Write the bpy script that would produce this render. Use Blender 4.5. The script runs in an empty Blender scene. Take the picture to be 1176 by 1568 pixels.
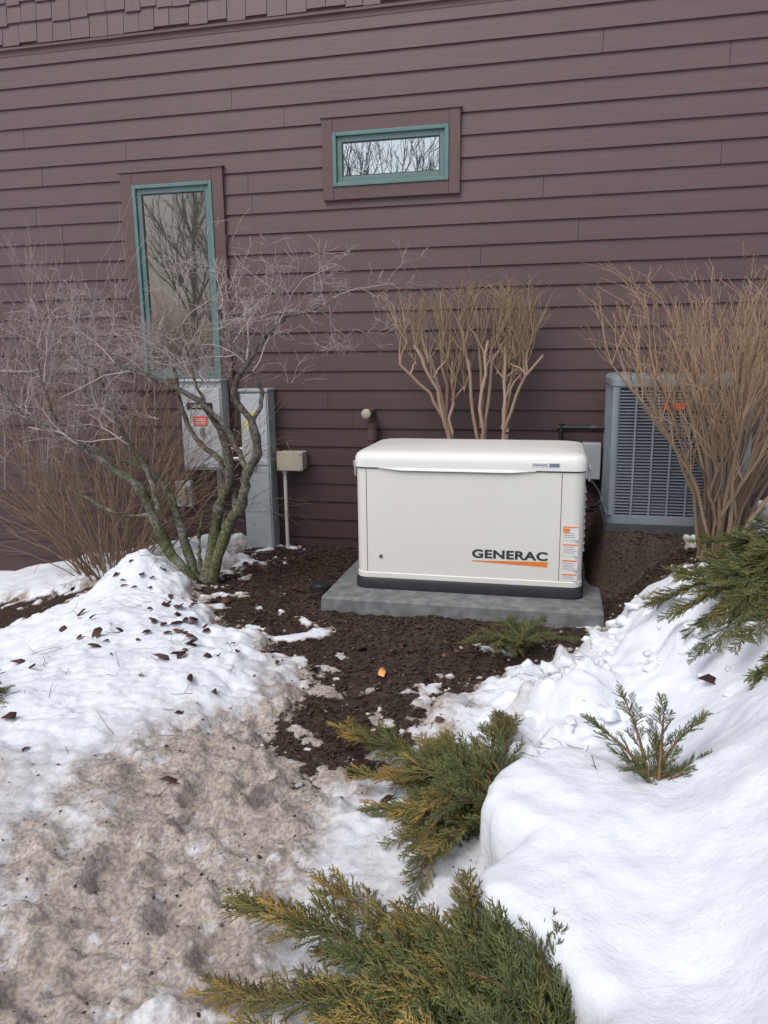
import bpy, math, random
import numpy as np
from mathutils import Vector, Matrix
rnd=random.Random(11); rng=np.random.default_rng(11)
scene=bpy.context.scene
col=scene.collection
# ---------------------------------------------------------------- materials
def newmat(name):
    m=bpy.data.materials.new(name); m.use_nodes=True
    nt=m.node_tree; b=nt.nodes['Principled BSDF']
    return m,nt,b
def N(nt,t,**kw):
    n=nt.nodes.new(t)
    for k,v in kw.items(): setattr(n,k,v)
    return n
def mixc(nt,fac,a,b,blend='MIX'):
    n=N(nt,'ShaderNodeMix',data_type='RGBA',blend_type=blend)
    for s,v in ((0,fac),(6,a),(7,b)):
        if hasattr(v,'is_output'): nt.links.new(v,n.inputs[s])
        else: n.inputs[s].default_value=v if s==0 else (*v[:3],1)
    return n.outputs[2]
def noise(nt,scale,detail=3,rough=.55,vec=None,stretch=None):
    n=N(nt,'ShaderNodeTexNoise'); n.inputs['Scale'].default_value=scale
    n.inputs['Detail'].default_value=detail; n.inputs['Roughness'].default_value=rough
    tc=N(nt,'ShaderNodeTexCoord'); src=tc.outputs['Object']
    if stretch:
        mp=N(nt,'ShaderNodeMapping'); mp.inputs['Scale'].default_value=stretch
        nt.links.new(src,mp.inputs[0]); src=mp.outputs[0]
    nt.links.new(src,n.inputs['Vector'])
    return n.outputs['Fac']
def ramp(nt,src,lo,hi):
    n=N(nt,'ShaderNodeMapRange',interpolation_type='SMOOTHSTEP'); nt.links.new(src,n.inputs[0])
    n.inputs[1].default_value=lo; n.inputs[2].default_value=hi
    return n.outputs[0]
def bump(nt,b,h,strength=.3,dist=.01):
    n=N(nt,'ShaderNodeBump'); n.inputs['Strength'].default_value=strength; n.inputs['Distance'].default_value=dist
    nt.links.new(h,n.inputs['Height']); nt.links.new(n.outputs[0],b.inputs['Normal'])
def simple(name,c,rough=.5,var=.12,scale=8,metal=0,bmp=0,c2=None,fine=60):
    m,nt,b=newmat(name)
    n=noise(nt,scale,4,.6)
    c2=c2 or tuple(x*(1-var*2) for x in c)
    nt.links.new(mixc(nt,ramp(nt,n,.35,.7),c,c2),b.inputs['Base Color'])
    b.inputs['Roughness'].default_value=rough; b.inputs['Metallic'].default_value=metal
    if bmp: bump(nt,b,noise(nt,fine,3),bmp,.003)
    return m
def attrmat(name,rough=.7,scale=40,var=.35,bmp=.3,attr='Col'):
    m,nt,b=newmat(name)
    a=N(nt,'ShaderNodeAttribute',attribute_name=attr)
    if var>0:
        n=noise(nt,scale,2,.65)
        dk=mixc(nt,1.0,a.outputs['Color'],(1-var,)*3,'MULTIPLY')
        nt.links.new(mixc(nt,ramp(nt,n,.35,.65),a.outputs['Color'],dk),b.inputs['Base Color'])
    else: nt.links.new(a.outputs['Color'],b.inputs['Base Color'])
    b.inputs['Roughness'].default_value=rough
    b.inputs['Specular IOR Level'].default_value=.3
    if bmp: bump(nt,b,n,bmp,.004)
    return m
# ---------------------------------------------------------------- mesh helpers
def fast_mesh(name,V,F,mat=None,cols=None,origin=None,smooth=False,attrs=None):
    V=np.asarray(V,dtype=np.float64).reshape(-1,3); F=np.asarray(F,dtype=np.int32)
    if origin is not None: V=V-np.array(origin)
    me=bpy.data.meshes.new(name); me.vertices.add(len(V)); me.vertices.foreach_set('co',V.ravel())
    k=F.shape[1]; me.loops.add(F.size); me.loops.foreach_set('vertex_index',F.ravel())
    me.polygons.add(len(F)); me.polygons.foreach_set('loop_start',np.arange(len(F),dtype=np.int32)*k)
    me.update(calc_edges=True)
    if smooth: me.polygons.foreach_set('use_smooth',np.ones(len(F),dtype=bool))
    if cols is not None:
        ca=me.color_attributes.new('Col','FLOAT_COLOR','POINT')
        c=np.ones((len(V),4)); c[:,:3]=cols; ca.data.foreach_set('color',c.ravel())
    for an,av in (attrs or {}).items():
        at=me.attributes.new(an,'FLOAT','POINT'); at.data.foreach_set('value',np.asarray(av,dtype=np.float32))
    if mat: me.materials.append(mat)
    o=bpy.data.objects.new(name,me); col.objects.link(o)
    if origin is not None: o.location=origin
    return o
def empty(name,loc=(0,0,0)):
    o=bpy.data.objects.new(name,None); o.location=loc; o.empty_display_size=.2; col.objects.link(o); return o
def par(o,p):
    o.parent=p; o.matrix_parent_inverse=Matrix.Translation(-p.location); return o
class MB:
    """polygon collector"""
    def __init__(s): s.v=[];s.f=[]
    def box(s,x0,x1,y0,y1,z0,z1):
        i=len(s.v); s.v+=[(x0,y0,z0),(x1,y0,z0),(x1,y1,z0),(x0,y1,z0),(x0,y0,z1),(x1,y0,z1),(x1,y1,z1),(x0,y1,z1)]
        s.f+=[tuple(i+k for k in q) for q in ((0,3,2,1),(4,5,6,7),(0,1,5,4),(1,2,6,5),(2,3,7,6),(3,0,4,7))]
        return s
    def poly(s,pts):
        i=len(s.v); s.v+=list(pts); s.f.append(tuple(range(i,i+len(pts)))); return s
    def rings(s,rs,cap=True):
        i=len(s.v); n=len(rs[0])
        for r in rs: s.v+=list(r)
        for a in range(len(rs)-1):
            for k in range(n):
                k2=(k+1)%n
                s.f.append((i+a*n+k,i+a*n+k2,i+(a+1)*n+k2,i+(a+1)*n+k))
        if cap:
            s.f.append(tuple(i+k for k in range(n))[::-1]); s.f.append(tuple(i+(len(rs)-1)*n+k for k in range(n)))
        return s
    def cyl(s,a,b,r,n=16,r2=None):
        a=Vector(a);b=Vector(b);t=(b-a).normalized(); ref=Vector((0,0,1)) if abs(t.z)<.9 else Vector((1,0,0))
        u=t.cross(ref).normalized(); w=t.cross(u); r2=r if r2 is None else r2
        return s.rings([[tuple(p+(u*math.cos(q*2*math.pi/n)+w*math.sin(q*2*math.pi/n))*rr) for q in range(n)] for p,rr in ((a,r),(b,r2))])
    def obj(s,name,mat,parent=None,bevel=0,smooth=False,segs=2):
        me=bpy.data.meshes.new(name); me.from_pydata(s.v,[],s.f); me.update()
        me.materials.append(mat); o=bpy.data.objects.new(name,me); col.objects.link(o)
        if smooth:
            for p in me.polygons: p.use_smooth=True
            try: me.set_sharp_from_angle(angle=math.radians(38))
            except Exception: pass
        if bevel:
            b=o.modifiers.new('b','BEVEL'); b.width=bevel; b.segments=segs; b.limit_method='ANGLE'; b.angle_limit=math.radians(50)
        if parent: par(o,parent)
        return o
def rrect(cx,cy,hx,hy,r,z,n=6):
    pts=[]
    for (sx,sy,a0) in ((1,1,0),(-1,1,90),(-1,-1,180),(1,-1,270)):
        for k in range(n+1):
            a=math.radians(a0+90*k/n)
            pts.append((cx+sx*(hx-r)+r*math.cos(a),cy+sy*(hy-r)+r*math.sin(a),z))
    return pts
def tubes(name,paths,sides,mat,origin=None):
    groups={}
    for p in paths: groups.setdefault(len(p[0]),[]).append(p)
    V=[];F=[];Cc=[];off=0
    for K,L in groups.items():
        P=np.array([p[0] for p in L],dtype=float); Rr=np.array([p[1] for p in L],dtype=float); C=np.array([p[2] for p in L],dtype=float)
        M=len(L); T=np.gradient(P,axis=1); T/=np.linalg.norm(T,axis=2,keepdims=True)+1e-9
        mt=np.abs(T.mean(axis=1)[:,2]); ref=np.where((mt>.75)[:,None],np.array([[1.,.2,0]]),np.array([[0,0,1.]]))
        n1=np.cross(T,ref[:,None,:]); n1/=np.linalg.norm(n1,axis=2,keepdims=True)+1e-9
        n2=np.cross(T,n1); a=np.arange(sides)*2*np.pi/sides
        v=P[:,:,None,:]+Rr[:,:,None,None]*(np.cos(a)[None,None,:,None]*n1[:,:,None,:]+np.sin(a)[None,None,:,None]*n2[:,:,None,:])
        V.append(v.reshape(-1,3))
        if C.ndim==2: cc=np.broadcast_to(C[:,None,None,:],v.shape)
        else: cc=np.broadcast_to(C[:,:,None,:],v.shape)
        Cc.append(cc.reshape(-1,3))
        m,k,s=np.meshgrid(np.arange(M),np.arange(K-1),np.arange(sides),indexing='ij'); s2=(s+1)%sides
        b=off+m*K*sides
        F.append(np.stack([b+k*sides+s,b+k*sides+s2,b+(k+1)*sides+s2,b+(k+1)*sides+s],-1).reshape(-1,4)); off+=M*K*sides
    return fast_mesh(name,np.concatenate(V),np.concatenate(F),mat,np.concatenate(Cc),origin,smooth=True)
# ---------------------------------------------------------------- numpy noise
def hsh(i,j,s):
    h=(i.astype(np.int64)*374761393)^(j.astype(np.int64)*668265263)^(s*1013904223+12345)
    for m_ in (1274126177,461845907,668265263):
        h=h&0x7fffffff; h=((h^(h>>15))*m_)&0x7fffffff; h=h^(h>>12)
    return (h&0xfffff)/1048575.0
def vn(x,y,s=0):
    i=np.floor(x);j=np.floor(y);fx=x-i;fy=y-j;fx=fx*fx*fx*(fx*(fx*6-15)+10);fy=fy*fy*fy*(fy*(fy*6-15)+10)
    return (hsh(i,j,s)*(1-fx)+hsh(i+1,j,s)*fx)*(1-fy)+(hsh(i,j+1,s)*(1-fx)+hsh(i+1,j+1,s)*fx)*fy
def fbm(x,y,sc,o=4,s=0,g=.5):
    x=np.asarray(x,float)/sc;y=np.asarray(y,float)/sc;r=0;a=1;t=0
    for k in range(o):
        r=r+a*(vn(x*.8+y*.6+17*k,-x*.6+y*.8+9*k,s+k)-.5);t+=a;a*=g;x=x*2.03;y=y*2.03
    return r/t*2
def wor(x,y,sc,s=0):
    x=np.asarray(x,float)/sc;y=np.asarray(y,float)/sc;i=np.floor(x);j=np.floor(y);d=np.full(x.shape,9.)
    for a in(-1,0,1):
        for b in(-1,0,1):
            px=i+a+hsh(i+a,j+b,s);py=j+b+hsh(i+a,j+b,s+7);d=np.minimum(d,(px-x)**2+(py-y)**2)
    return np.sqrt(d)
def sm(t): t=np.clip(t,0,1); return t*t*(3-2*t)
def sdp(x,y,poly):
    d=np.full(x.shape,1e9); ins=np.zeros(x.shape,bool); n=len(poly)
    for k in range(n):
        ax,ay=poly[k];bx,by=poly[(k+1)%n]; ex,ey=bx-ax,by-ay
        t=np.clip(((x-ax)*ex+(y-ay)*ey)/(ex*ex+ey*ey),0,1)
        d=np.minimum(d,np.hypot(x-ax-t*ex,y-ay-t*ey))
        c=((ay>y)!=(by>y)); ins^=c&(x<(bx-ax)*(y-ay)/((by-ay) if by!=ay else 1e-9)+ax)
    return np.where(ins,d,-d)
def dpl(x,y,pl):
    d=np.full(x.shape,1e9)
    for (ax,ay),(bx,by) in zip(pl,pl[1:]):
        ex,ey=bx-ax,by-ay;t=np.clip(((x-ax)*ex+(y-ay)*ey)/(ex*ex+ey*ey),0,1)
        d=np.minimum(d,np.hypot(x-ax-t*ex,y-ay-t*ey))
    return d
MUL=[(-2.10,-.8),(-2.15,-1.05),(-1.85,-1.4),(-1.5,-1.75),(-1.15,-1.98),(-1.02,-2.25),(-.98,-2.6),(-.92,-2.95),(-.66,-3.0),(-.50,-2.75),(-.42,-2.4),(-.22,-2.12),(-.05,-1.9),(.08,-1.55),(.25,-1.38),(.5,-1.40),(.72,-1.38),(.95,-.95),(1.15,-.3),(1.2,.6),(-2.1,.6)]
STR=[(-2.75,-1.3),(-3.2,-1.7),(-4.6,-1.35),(-4.6,-.75),(-3.1,-.85),(-2.7,-.95)]
BANK=[(-.16,-3.22),(-.20,-2.85),(-.20,-2.55),(-.02,-2.2),(.08,-1.85),(.18,-1.6),(.45,-1.48),(.8,-1.38),(1.1,-1.3),(1.3,-1.0),(9,-.9),(9,-9),(.2,-9),(.12,-4.1),(.10,-3.95),(.02,-3.82),(-.14,-3.72),(-.13,-3.6),(-.08,-3.5),(-.15,-3.38)]
PATH=[(-.75,-2.1),(-.84,-2.75),(-1.0,-3.15),(-1.0,-3.5),(-.85,-4.1),(-.7,-5.5)]
def terrain(x,y,full=False):
    x=np.asarray(x,float);y=np.asarray(y,float)
    base=-.21*np.clip(-2.25-x,0,2.4)-.12*sm((-1.9-x)/.7)*sm((-1.5-y)/.6)
    base=base+np.maximum(.31*sm((x-.24)/.5),.36*sm((x-.14)/.14)*sm((y+.98)/.22))
    base=base+.012*fbm(x,y,.25,3,3)
    sM=sdp(x,y,MUL)
    dM=-np.maximum(sM,sdp(x,y,STR)+.02)
    dB=sdp(x,y,BANK)
    wob=.15*fbm(x,y,.28,4,21)+.09*fbm(x,y,.08,3,25)
    patch=.95*np.clip(fbm(x,y,.10,4,201)-.08,0,1)*sm(1.15+dM/.8)*(dM<.1)
    sg=dM+wob; s=sg+patch
    pd=dpl(x,y,PATH)
    pth=sm(1-pd/.62)
    pth2=np.clip(pth*1.3+.8*fbm(x,y,.25,4,31)*sm(pth*3),0,1)
    left=(.065*sm(sg/.35)+.018*sm(sg/.08))*(1-.5*pth)*sm(sg/.05)+.012*sm(s/.12)
    left=left+.17*np.exp(-(((x+2.38)/.24)**2+((y+1.22)/.22)**2))+.02*np.exp(-(((x+2.1)/.5)**2+((y+1.8)/.5)**2))
    front=sm((-3.0-y)/.3)
    b=dB+.05*fbm(x,y,.2,3,41)+.02*fbm(x,y,.07,2,43)
    wdt=.36*(1-front)+.09*front
    q=np.clip(b/wdt,0,1); prof=np.sqrt(1-(1-q)**2)*front+sm(q)*(1-front)
    bank=prof*(.19+.12*front)
    bank=bank*(1-.5*np.exp(-(((x-.9)/.5)**2+((y+1.6)/.4)**2)))
    h=base+np.maximum(left,bank*(b>0))
    on=sm(np.maximum(s,b)/.1)
    wx=x+.06*fbm(x,y,.13,3,5);wy=y+.06*fbm(x,y,.13,3,6)
    w1=wor(wx,wy,.21,51);w2=wor(wx,wy,.085,57);w3=wor(wx,wy,.04,59)
    bankup=sm(b/.05)*(1-front)
    irr=sm(.5+1.5*fbm(x,y,.5,2,111))
    cl=(.11*(1-w1)**1.6*(.3+irr)+.034*(1-w2)*(.4+irr)+.012*(1-w3)*(.3+irr)+.06*fbm(x,y,.35,4,113,.6))*bankup*sm((1.1-x)/.6)
    leftup=sm(sg/.08)*(1-sm(b/.05))
    rel=leftup*(.026*fbm(x,y,.22,4,61)+.018*(1-w2)*(.4+pth)+.010*(1-w3)+.030*fbm(x,y,.07,4,63,.65)*(.45+1.0*pth))
    fp=wor(x*1.5,y,.30,71); rel=rel-leftup*pth*.06*sm((.36-fp)/.22)+leftup*pth*.014*sm((.5-fp)/.1)
    moun=(.05*fbm(x,y,.45,3,81)+.014*fbm(x,y,.15,3,84))*front*sm(b/.1)+.008*fbm(x,y,.06,4,82)*front*sm(b/.03)
    mul=(1-on)*.014*fbm(x,y,.05,3,91)
    h=h+cl+rel+moun+mul
    snow=np.maximum(s,np.where(b>0,b+.02,-9))
    snow=snow+.12*np.exp(-(((x-.55)/.35)**2+((y+1.15)/.35)**2))*(dM<0)+.09*np.exp(-(((x+1.75)/.35)**2+((y+1.05)/.35)**2))
    dirt=np.clip(pth2*(1-sm(b/.05)),0,1)
    dirt=np.maximum(dirt,.95*sm(1-s/.16)*(1-sm(b/.03)))
    dirt=np.maximum(dirt,.50*sm(1-b/.18)*(b>0)*(1-front))
    dirt=np.maximum(dirt,np.clip(.35+.7*fbm(x,y,.4,3,95),0,1)*sm((-2.9-y)/.6)*(1-sm(b/.03)))
    if full: return h,snow,dirt,b,front
    return h,snow,dirt
def H(x,y): return float(terrain(np.array([x]),np.array([y]))[0][0])
# ---------------------------------------------------------------- ground sheet
def axis(lo,hi,st,ext):
    a=list(np.arange(lo,hi,st)); s=st;x=hi
    while x<ext: a.append(x); s*=1.14; x+=s
    a.append(ext); s=st;x=lo-st
    while x>-ext: a.insert(0,x); s*=1.14; x-=s
    a.insert(0,-ext); return np.array(a)
gx=axis(-3.3,1.7,.0115,120);gy=axis(-4.45,0.02,.0115,120)
X,Y=np.meshgrid(gx,gy); Z,S,D,Bk,Fr=terrain(X,Y,True)
Xd=X-Fr*.055*np.exp(-((Bk-.045)/.035)**2)*(.6+.8*fbm(X,Y,.2,2,301))
nx,ny=len(gx),len(gy); idx=np.arange(nx*ny).reshape(ny,nx)
F=np.stack([idx[:-1,:-1],idx[:-1,1:],idx[1:,1:],idx[1:,:-1]],-1).reshape(-1,4)
def groundmat():
    m,nt,b=newmat('snow_and_mulch')
    s=N(nt,'ShaderNodeAttribute',attribute_name='snow').outputs['Fac']
    d=N(nt,'ShaderNodeAttribute',attribute_name='dirt').outputs['Fac']
    n1=noise(nt,24,5,.68);n2=noise(nt,90,2,.6);n3=noise(nt,5,2,.6)
    ma=N(nt,'ShaderNodeMath',operation='MULTIPLY_ADD'); nt.links.new(n1,ma.inputs[0]); ma.inputs[1].default_value=.5; nt.links.new(s,ma.inputs[2])
    sf=ramp(nt,ma.outputs[0],.235,.285)
    white=mixc(nt,ramp(nt,n3,.3,.7),(.79,.825,.89),(.72,.765,.845))
    brown=mixc(nt,ramp(nt,n2,.35,.65),(.38,.285,.195),(.12,.078,.050))
    dm=N(nt,'ShaderNodeMath',operation='MULTIPLY_ADD'); nt.links.new(n1,dm.inputs[0]); dm.inputs[1].default_value=3.6; dm.inputs[2].default_value=-1.45
    d3=N(nt,'ShaderNodeMath',operation='MULTIPLY_ADD'); nt.links.new(n3,d3.inputs[0]); d3.inputs[1].default_value=1.7; nt.links.new(dm.outputs[0],d3.inputs[2])
    dd=N(nt,'ShaderNodeMath',operation='MULTIPLY',use_clamp=True); nt.links.new(d,dd.inputs[0]); nt.links.new(d3.outputs[0],dd.inputs[1])
    de=N(nt,'ShaderNodeMath',operation='MULTIPLY',use_clamp=True); nt.links.new(dd.outputs[0],de.inputs[0]); de.inputs[1].default_value=.80
    snowc=mixc(nt,de.outputs[0],white,brown)
    mc=mixc(nt,ramp(nt,n2,.35,.65),(.024,.016,.012),(.065,.042,.032))
    nt.links.new(mixc(nt,sf,mc,snowc),b.inputs['Base Color'])
    b.inputs['Roughness'].default_value=.6; b.inputs['Specular IOR Level'].default_value=.25
    bump(nt,b,n1,.6,.012)
    return m
ground=fast_mesh('ground',np.stack([Xd,Y,Z],-1),F,groundmat(),smooth=True,attrs={'snow':S.ravel(),'dirt':D.ravel()})
# ---------------------------------------------------------------- house
house=empty('brown_house',(0,0,0))
def sidingmat(name,c1,c2,stretch,amt=.12):
    m,nt,b=newmat(name)
    g=N(nt,'ShaderNodeNewGeometry')
    base=mixc(nt,g.outputs['Random Per Island'],c1,c2)
    n=noise(nt,1,3,.6,stretch=stretch)
    n2=noise(nt,.9,2,.6)
    base=mixc(nt,ramp(nt,n2,.3,.75),base,tuple(min(1,x*1.15) for x in c1))
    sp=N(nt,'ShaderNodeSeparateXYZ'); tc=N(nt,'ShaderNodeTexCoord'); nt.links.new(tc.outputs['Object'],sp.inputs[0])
    low_shade=mixc(nt,1,base,(.48,.41,.41),'MULTIPLY')  # shade of the lower wall painted into the base colour, fading out with height
    base=mixc(nt,ramp(nt,sp.outputs['Z'],-.2,3.1),low_shade,base)
    dk=mixc(nt,1,base,(1-amt,)*3,'MULTIPLY')
    nt.links.new(mixc(nt,ramp(nt,n,.4,.7),base,dk),b.inputs['Base Color'])
    b.inputs['Roughness'].default_value=.5; b.inputs['Specular IOR Level'].default_value=.5
    bump(nt,b,n,.3,.003); return m
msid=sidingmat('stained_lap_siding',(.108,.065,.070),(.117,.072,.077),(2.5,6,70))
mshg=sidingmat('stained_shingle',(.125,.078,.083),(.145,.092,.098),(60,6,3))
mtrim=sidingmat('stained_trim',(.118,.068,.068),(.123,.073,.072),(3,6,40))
mback=simple('wall_core',(.05,.03,.03))
XL,XR=-9.,6.
EXP=.13; Z0=2.41-.13*26
opens=[(-1.50,-.69,2.375,2.775),(-2.95,-2.28,1.14,2.54)]
fixed=[(.18,3.12),(.88,3.0),(.87,2.47),(-.14,2.34),(.08,2.04),(-2.16,2.95),(-1.80,2.82),(-2.07,2.53),(-2.05,2.3),(-2.16,2.02),(-2.95,2.69),(-3.5,2.2),(-3.62,2.6)]
mb=MB()
def board(x0,x1,z0,z1,rz):
    yb=lambda z:-.020+.013*(z-rz)/EXP
    if x1-x0<.004: return
    y0,y1=yb(z0),yb(z1)
    mb.poly([(x0,y0,z0),(x1,y0,z0),(x1,y1,z1),(x0,y1,z1)])
    mb.poly([(x0,y0+.016,z0+.0002),(x1,y0+.016,z0+.0002),(x1,y0,z0),(x0,y0,z0)])
    mb.poly([(x0,y0,z0),(x0,y1,z1),(x0,.004,z1),(x0,.004,z0)]); mb.poly([(x1,y0,z0),(x1,.004,z0),(x1,.004,z1),(x1,y1,z1)])
k=0
while Z0+k*EXP<3.44:
    rz=Z0+k*EXP; k+=1
    fx=[a for a,z in fixed if rz<=z<rz+EXP]
    xs=[XL]; x=XL+rnd.uniform(.5,3.4)
    while x<XR:
        if all(abs(x-a)>1.4 for a in fx) and not (-3<x<1.4 and rnd.random()<.75): xs.append(x)
        x+=rnd.uniform(2.8,3.66)
    xs=sorted(xs+fx)+[XR]
    jit=rnd.uniform(-.0015,.0015)
    for a,b in zip(xs,xs[1:]):
        a+=.0013; b-=.0013; z0,z1=rz+jit,rz+EXP
        segs=[(a,b)]
        for (ox0,ox1,oz0,oz1) in opens:
            if z1<=oz0 or z0>=oz1: continue
            ns=[]
            for (p,q) in segs:
                if q<=ox0 or p>=ox1: ns.append((p,q)); continue
                if p<ox0: ns.append((p,ox0))
                if q>ox1: ns.append((ox1,q))
                pp,qq=max(p,ox0),min(q,ox1)
                if z1>oz1: board(pp,qq,oz1,z1,rz)
                if z0<oz0: board(pp,qq,z0,oz0,rz)
            segs=ns
        for p,q in segs: board(p,q,z0,z1,rz)
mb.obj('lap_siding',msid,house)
sb=MB(); z=3.462; row=0
while z<5.3:
    x=XL-.06*(row%2)
    while x<XR:
        w=rnd.uniform(.105,.145); dz=rnd.choice([0,-.014,-.018,.0]); y0=-.036+rnd.uniform(-.0015,.0015)
        sb.box(x,min(x+w-.004,XR),y0,y0+.012,z+dz,z+.133)
        vv=sb.v[-8:]; sb.v[-4:]=[(a,b+.014,c) for a,b,c in vv[4:]]
        x+=w
    z+=.125; row+=1
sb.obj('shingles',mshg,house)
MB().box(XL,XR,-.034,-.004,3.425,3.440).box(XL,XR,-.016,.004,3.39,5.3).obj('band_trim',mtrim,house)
MB().box(XL,XR,.006,7.5,-1.2,5.3).obj('wall_core',mback,house)
mroof=simple('roof_shingle',(.07,.055,.05),.9,.2,30,bmp=.5)
rf=MB(); rf.poly([(XL-.5,-.6,5.15),(XR+.5,-.6,5.15),(XR+.5,3.75,7.6),(XL-.5,3.75,7.6)]); rf.poly([(XR+.5,8.1,5.15),(XL-.5,8.1,5.15),(XL-.5,3.75,7.6),(XR+.5,3.75,7.6)])
ro=rf.obj('roof',mroof,house); sd=ro.modifiers.new('s','SOLIDIFY'); sd.thickness=.15; sd.offset=1
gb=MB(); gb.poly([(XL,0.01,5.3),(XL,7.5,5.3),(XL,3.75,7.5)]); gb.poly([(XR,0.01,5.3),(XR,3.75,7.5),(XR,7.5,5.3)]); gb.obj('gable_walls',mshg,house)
mteal=simple('teal_window_frame',(.095,.185,.178),.5,.12,12,bmp=.1,c2=(.12,.215,.205))
mteald=simple('teal_window_sash',(.105,.175,.170),.5,.12,12,c2=(.13,.20,.195))
def glassmat(name,fac,tint,inner):
    m=bpy.data.materials.new(name); m.use_nodes=True; nt=m.node_tree; b=nt.nodes['Principled BSDF']
    b.inputs['Base Color'].default_value=(*inner,1); b.inputs['Roughness'].default_value=.3
    g=N(nt,'ShaderNodeBsdfGlossy'); g.inputs['Color'].default_value=(*tint,1); g.inputs['Roughness'].default_value=.01
    n=noise(nt,1.6,1); bp=N(nt,'ShaderNodeBump'); bp.inputs['Strength'].default_value=.06; bp.inputs['Distance'].default_value=.01
    nt.links.new(n,bp.inputs['Height']); nt.links.new(bp.outputs[0],g.inputs['Normal'])
    mx=N(nt,'ShaderNodeMixShader'); mx.inputs[0].default_value=fac
    nt.links.new(b.outputs[0],mx.inputs[1]); nt.links.new(g.outputs[0],mx.inputs[2])
    nt.links.new(mx.outputs[0],nt.nodes['Material Output'].inputs[0]); return m
mglass=glassmat('window_glass',.66,(.84,.92,.95),(.018,.018,.016))
mglass2=glassmat('tinted_window_glass',.24,(.75,.72,.68),(.055,.046,.038))
mblkf=simple('glazing_gasket',(.03,.04,.04),.5)
def frame(mbx,x0,x1,z0,z1,w,y0,y1,wb=None):
    wb=wb or w
    mbx.box(x0,x0+w,y0,y1,z0,z1); mbx.box(x1-w,x1,y0,y1,z0,z1)
    mbx.box(x0+w,x1-w,y0,y1,z1-w,z1); mbx.box(x0+w,x1-w,y0,y1,z0,z0+wb); return mbx
def window(name,ox0,ox1,oz0,oz1,tx0,tx1,tz0,tz1,gm):
    c=MB(); y0,y1=-.042,.003
    c.box(ox0,tx0-.001,y0,y1,oz0,oz1); c.box(tx1+.001,ox1,y0,y1,oz0,oz1)
    c.box(tx0,tx1,y0+.001,y1,tz1+.001,oz1-.001); c.box(tx0,tx1,y0+.001,y1,oz0+.001,tz0-.001)
    c.box(ox0-.01,ox1+.01,-.050,-.002,oz1+.001,oz1+.012)
    c.obj(name+'_casing',mtrim,house,bevel=.002)
    frame(MB(),tx0,tx1,tz0,tz1,.024,-.050,.003).obj(name+'_frame',mteal,house,bevel=.003)
    frame(MB(),tx0+.0245,tx1-.0245,tz0+.0245,tz1-.0245,.034,-.032,.003,.036).obj(name+'_sash',mteald,house,bevel=.003)
    frame(MB(),tx0+.0585,tx1-.0585,tz0+.0610,tz1-.0585,.006,-.026,.003).obj(name+'_glazing_bead',mblkf,house)
    MB().box(tx0+.05,tx1-.05,-.020,-.004,tz0+.05,tz1-.05).obj(name+'_glass',gm,house)
window('small_window',-1.54,-.65,2.33,2.82,-1.47,-.72,2.41,2.735,mglass)
window('tall_window',-3.0,-2.24,1.11,2.58,-2.91,-2.32,1.19,2.50,mglass2)
# ---------------------------------------------------------------- paint materials
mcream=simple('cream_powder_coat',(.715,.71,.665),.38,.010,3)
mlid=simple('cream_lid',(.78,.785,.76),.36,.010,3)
mblk=simple('black_plastic',(.02,.022,.028),.5,.15,20)
mseam=simple('seam_shadow_gap',(.08,.075,.065),.6)
mmet=simple('zinc_metal',(.45,.45,.45),.35,.15,40,metal=.8)
mconc=simple('pad_concrete',(.11,.12,.125),.75,.18,14,bmp=.5,c2=(.20,.21,.215))
mgry=simple('grey_enamel',(.50,.53,.56),.42,.05,6,c2=(.45,.48,.51))
mgal=simple('galvanised_sheet',(.42,.455,.485),.45,.12,9,metal=.1,c2=(.35,.385,.41))
mwht=simple('white_label',(.72,.72,.72),.5,.04,20)
morg=simple('orange_print',(.80,.22,.04),.45,.04,20)
mred=simple('red_label',(.75,.06,.03),.5,.05,20)
myel=simple('yellow_label',(.70,.65,.20),.5,.08,20)
mink=simple('dark_grey_print',(.035,.038,.045),.45,.02,20)
mbeige=simple('beige_plastic',(.46,.43,.34),.5,.08,12)
mpvc=simple('pvc_white',(.66,.66,.64),.4,.05,10)
mpipe=simple('brown_painted_pipe',(.12,.072,.068),.45,.1,10)
mgas=simple('black_iron_pipe',(.018,.018,.02),.5,.15,30)
# ---------------------------------------------------------------- generator
gen=empty('standby_generator',(-.46,-.83,.09))
gx0,gx1,gy0,gy1=-1.065,.147,-1.15,-.50
cx,cy=(gx0+gx1)/2,(gy0+gy1)/2; hx,hy=(gx1-gx0)/2,(gy1-gy0)/2
MB().rings([rrect(cx,cy,hx+.012,hy+.014,.07,.078),rrect(cx,cy,hx+.012,hy+.014,.07,.125),rrect(cx,cy,hx+.004,hy+.006,.065,.140)]).obj('base_skirt',mblk,gen,smooth=True)
MB().rings([rrect(cx,cy,hx+.003,hy+.004,.06,.1405),rrect(cx,cy,hx+.003,hy+.004,.06,.166),rrect(cx,cy,hx,hy,.06,.170),rrect(cx,cy,hx,hy,.06,.19),rrect(cx,cy,hx,hy,.06,.745)]).obj('enclosure',mcream,gen,smooth=True)
MB().rings([rrect(cx,cy,hx+.0005,hy+.0005,.06,.7455),rrect(cx,cy,hx-.006,hy-.006,.055,.752)]).obj('lid_gap',mseam,gen)
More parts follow.
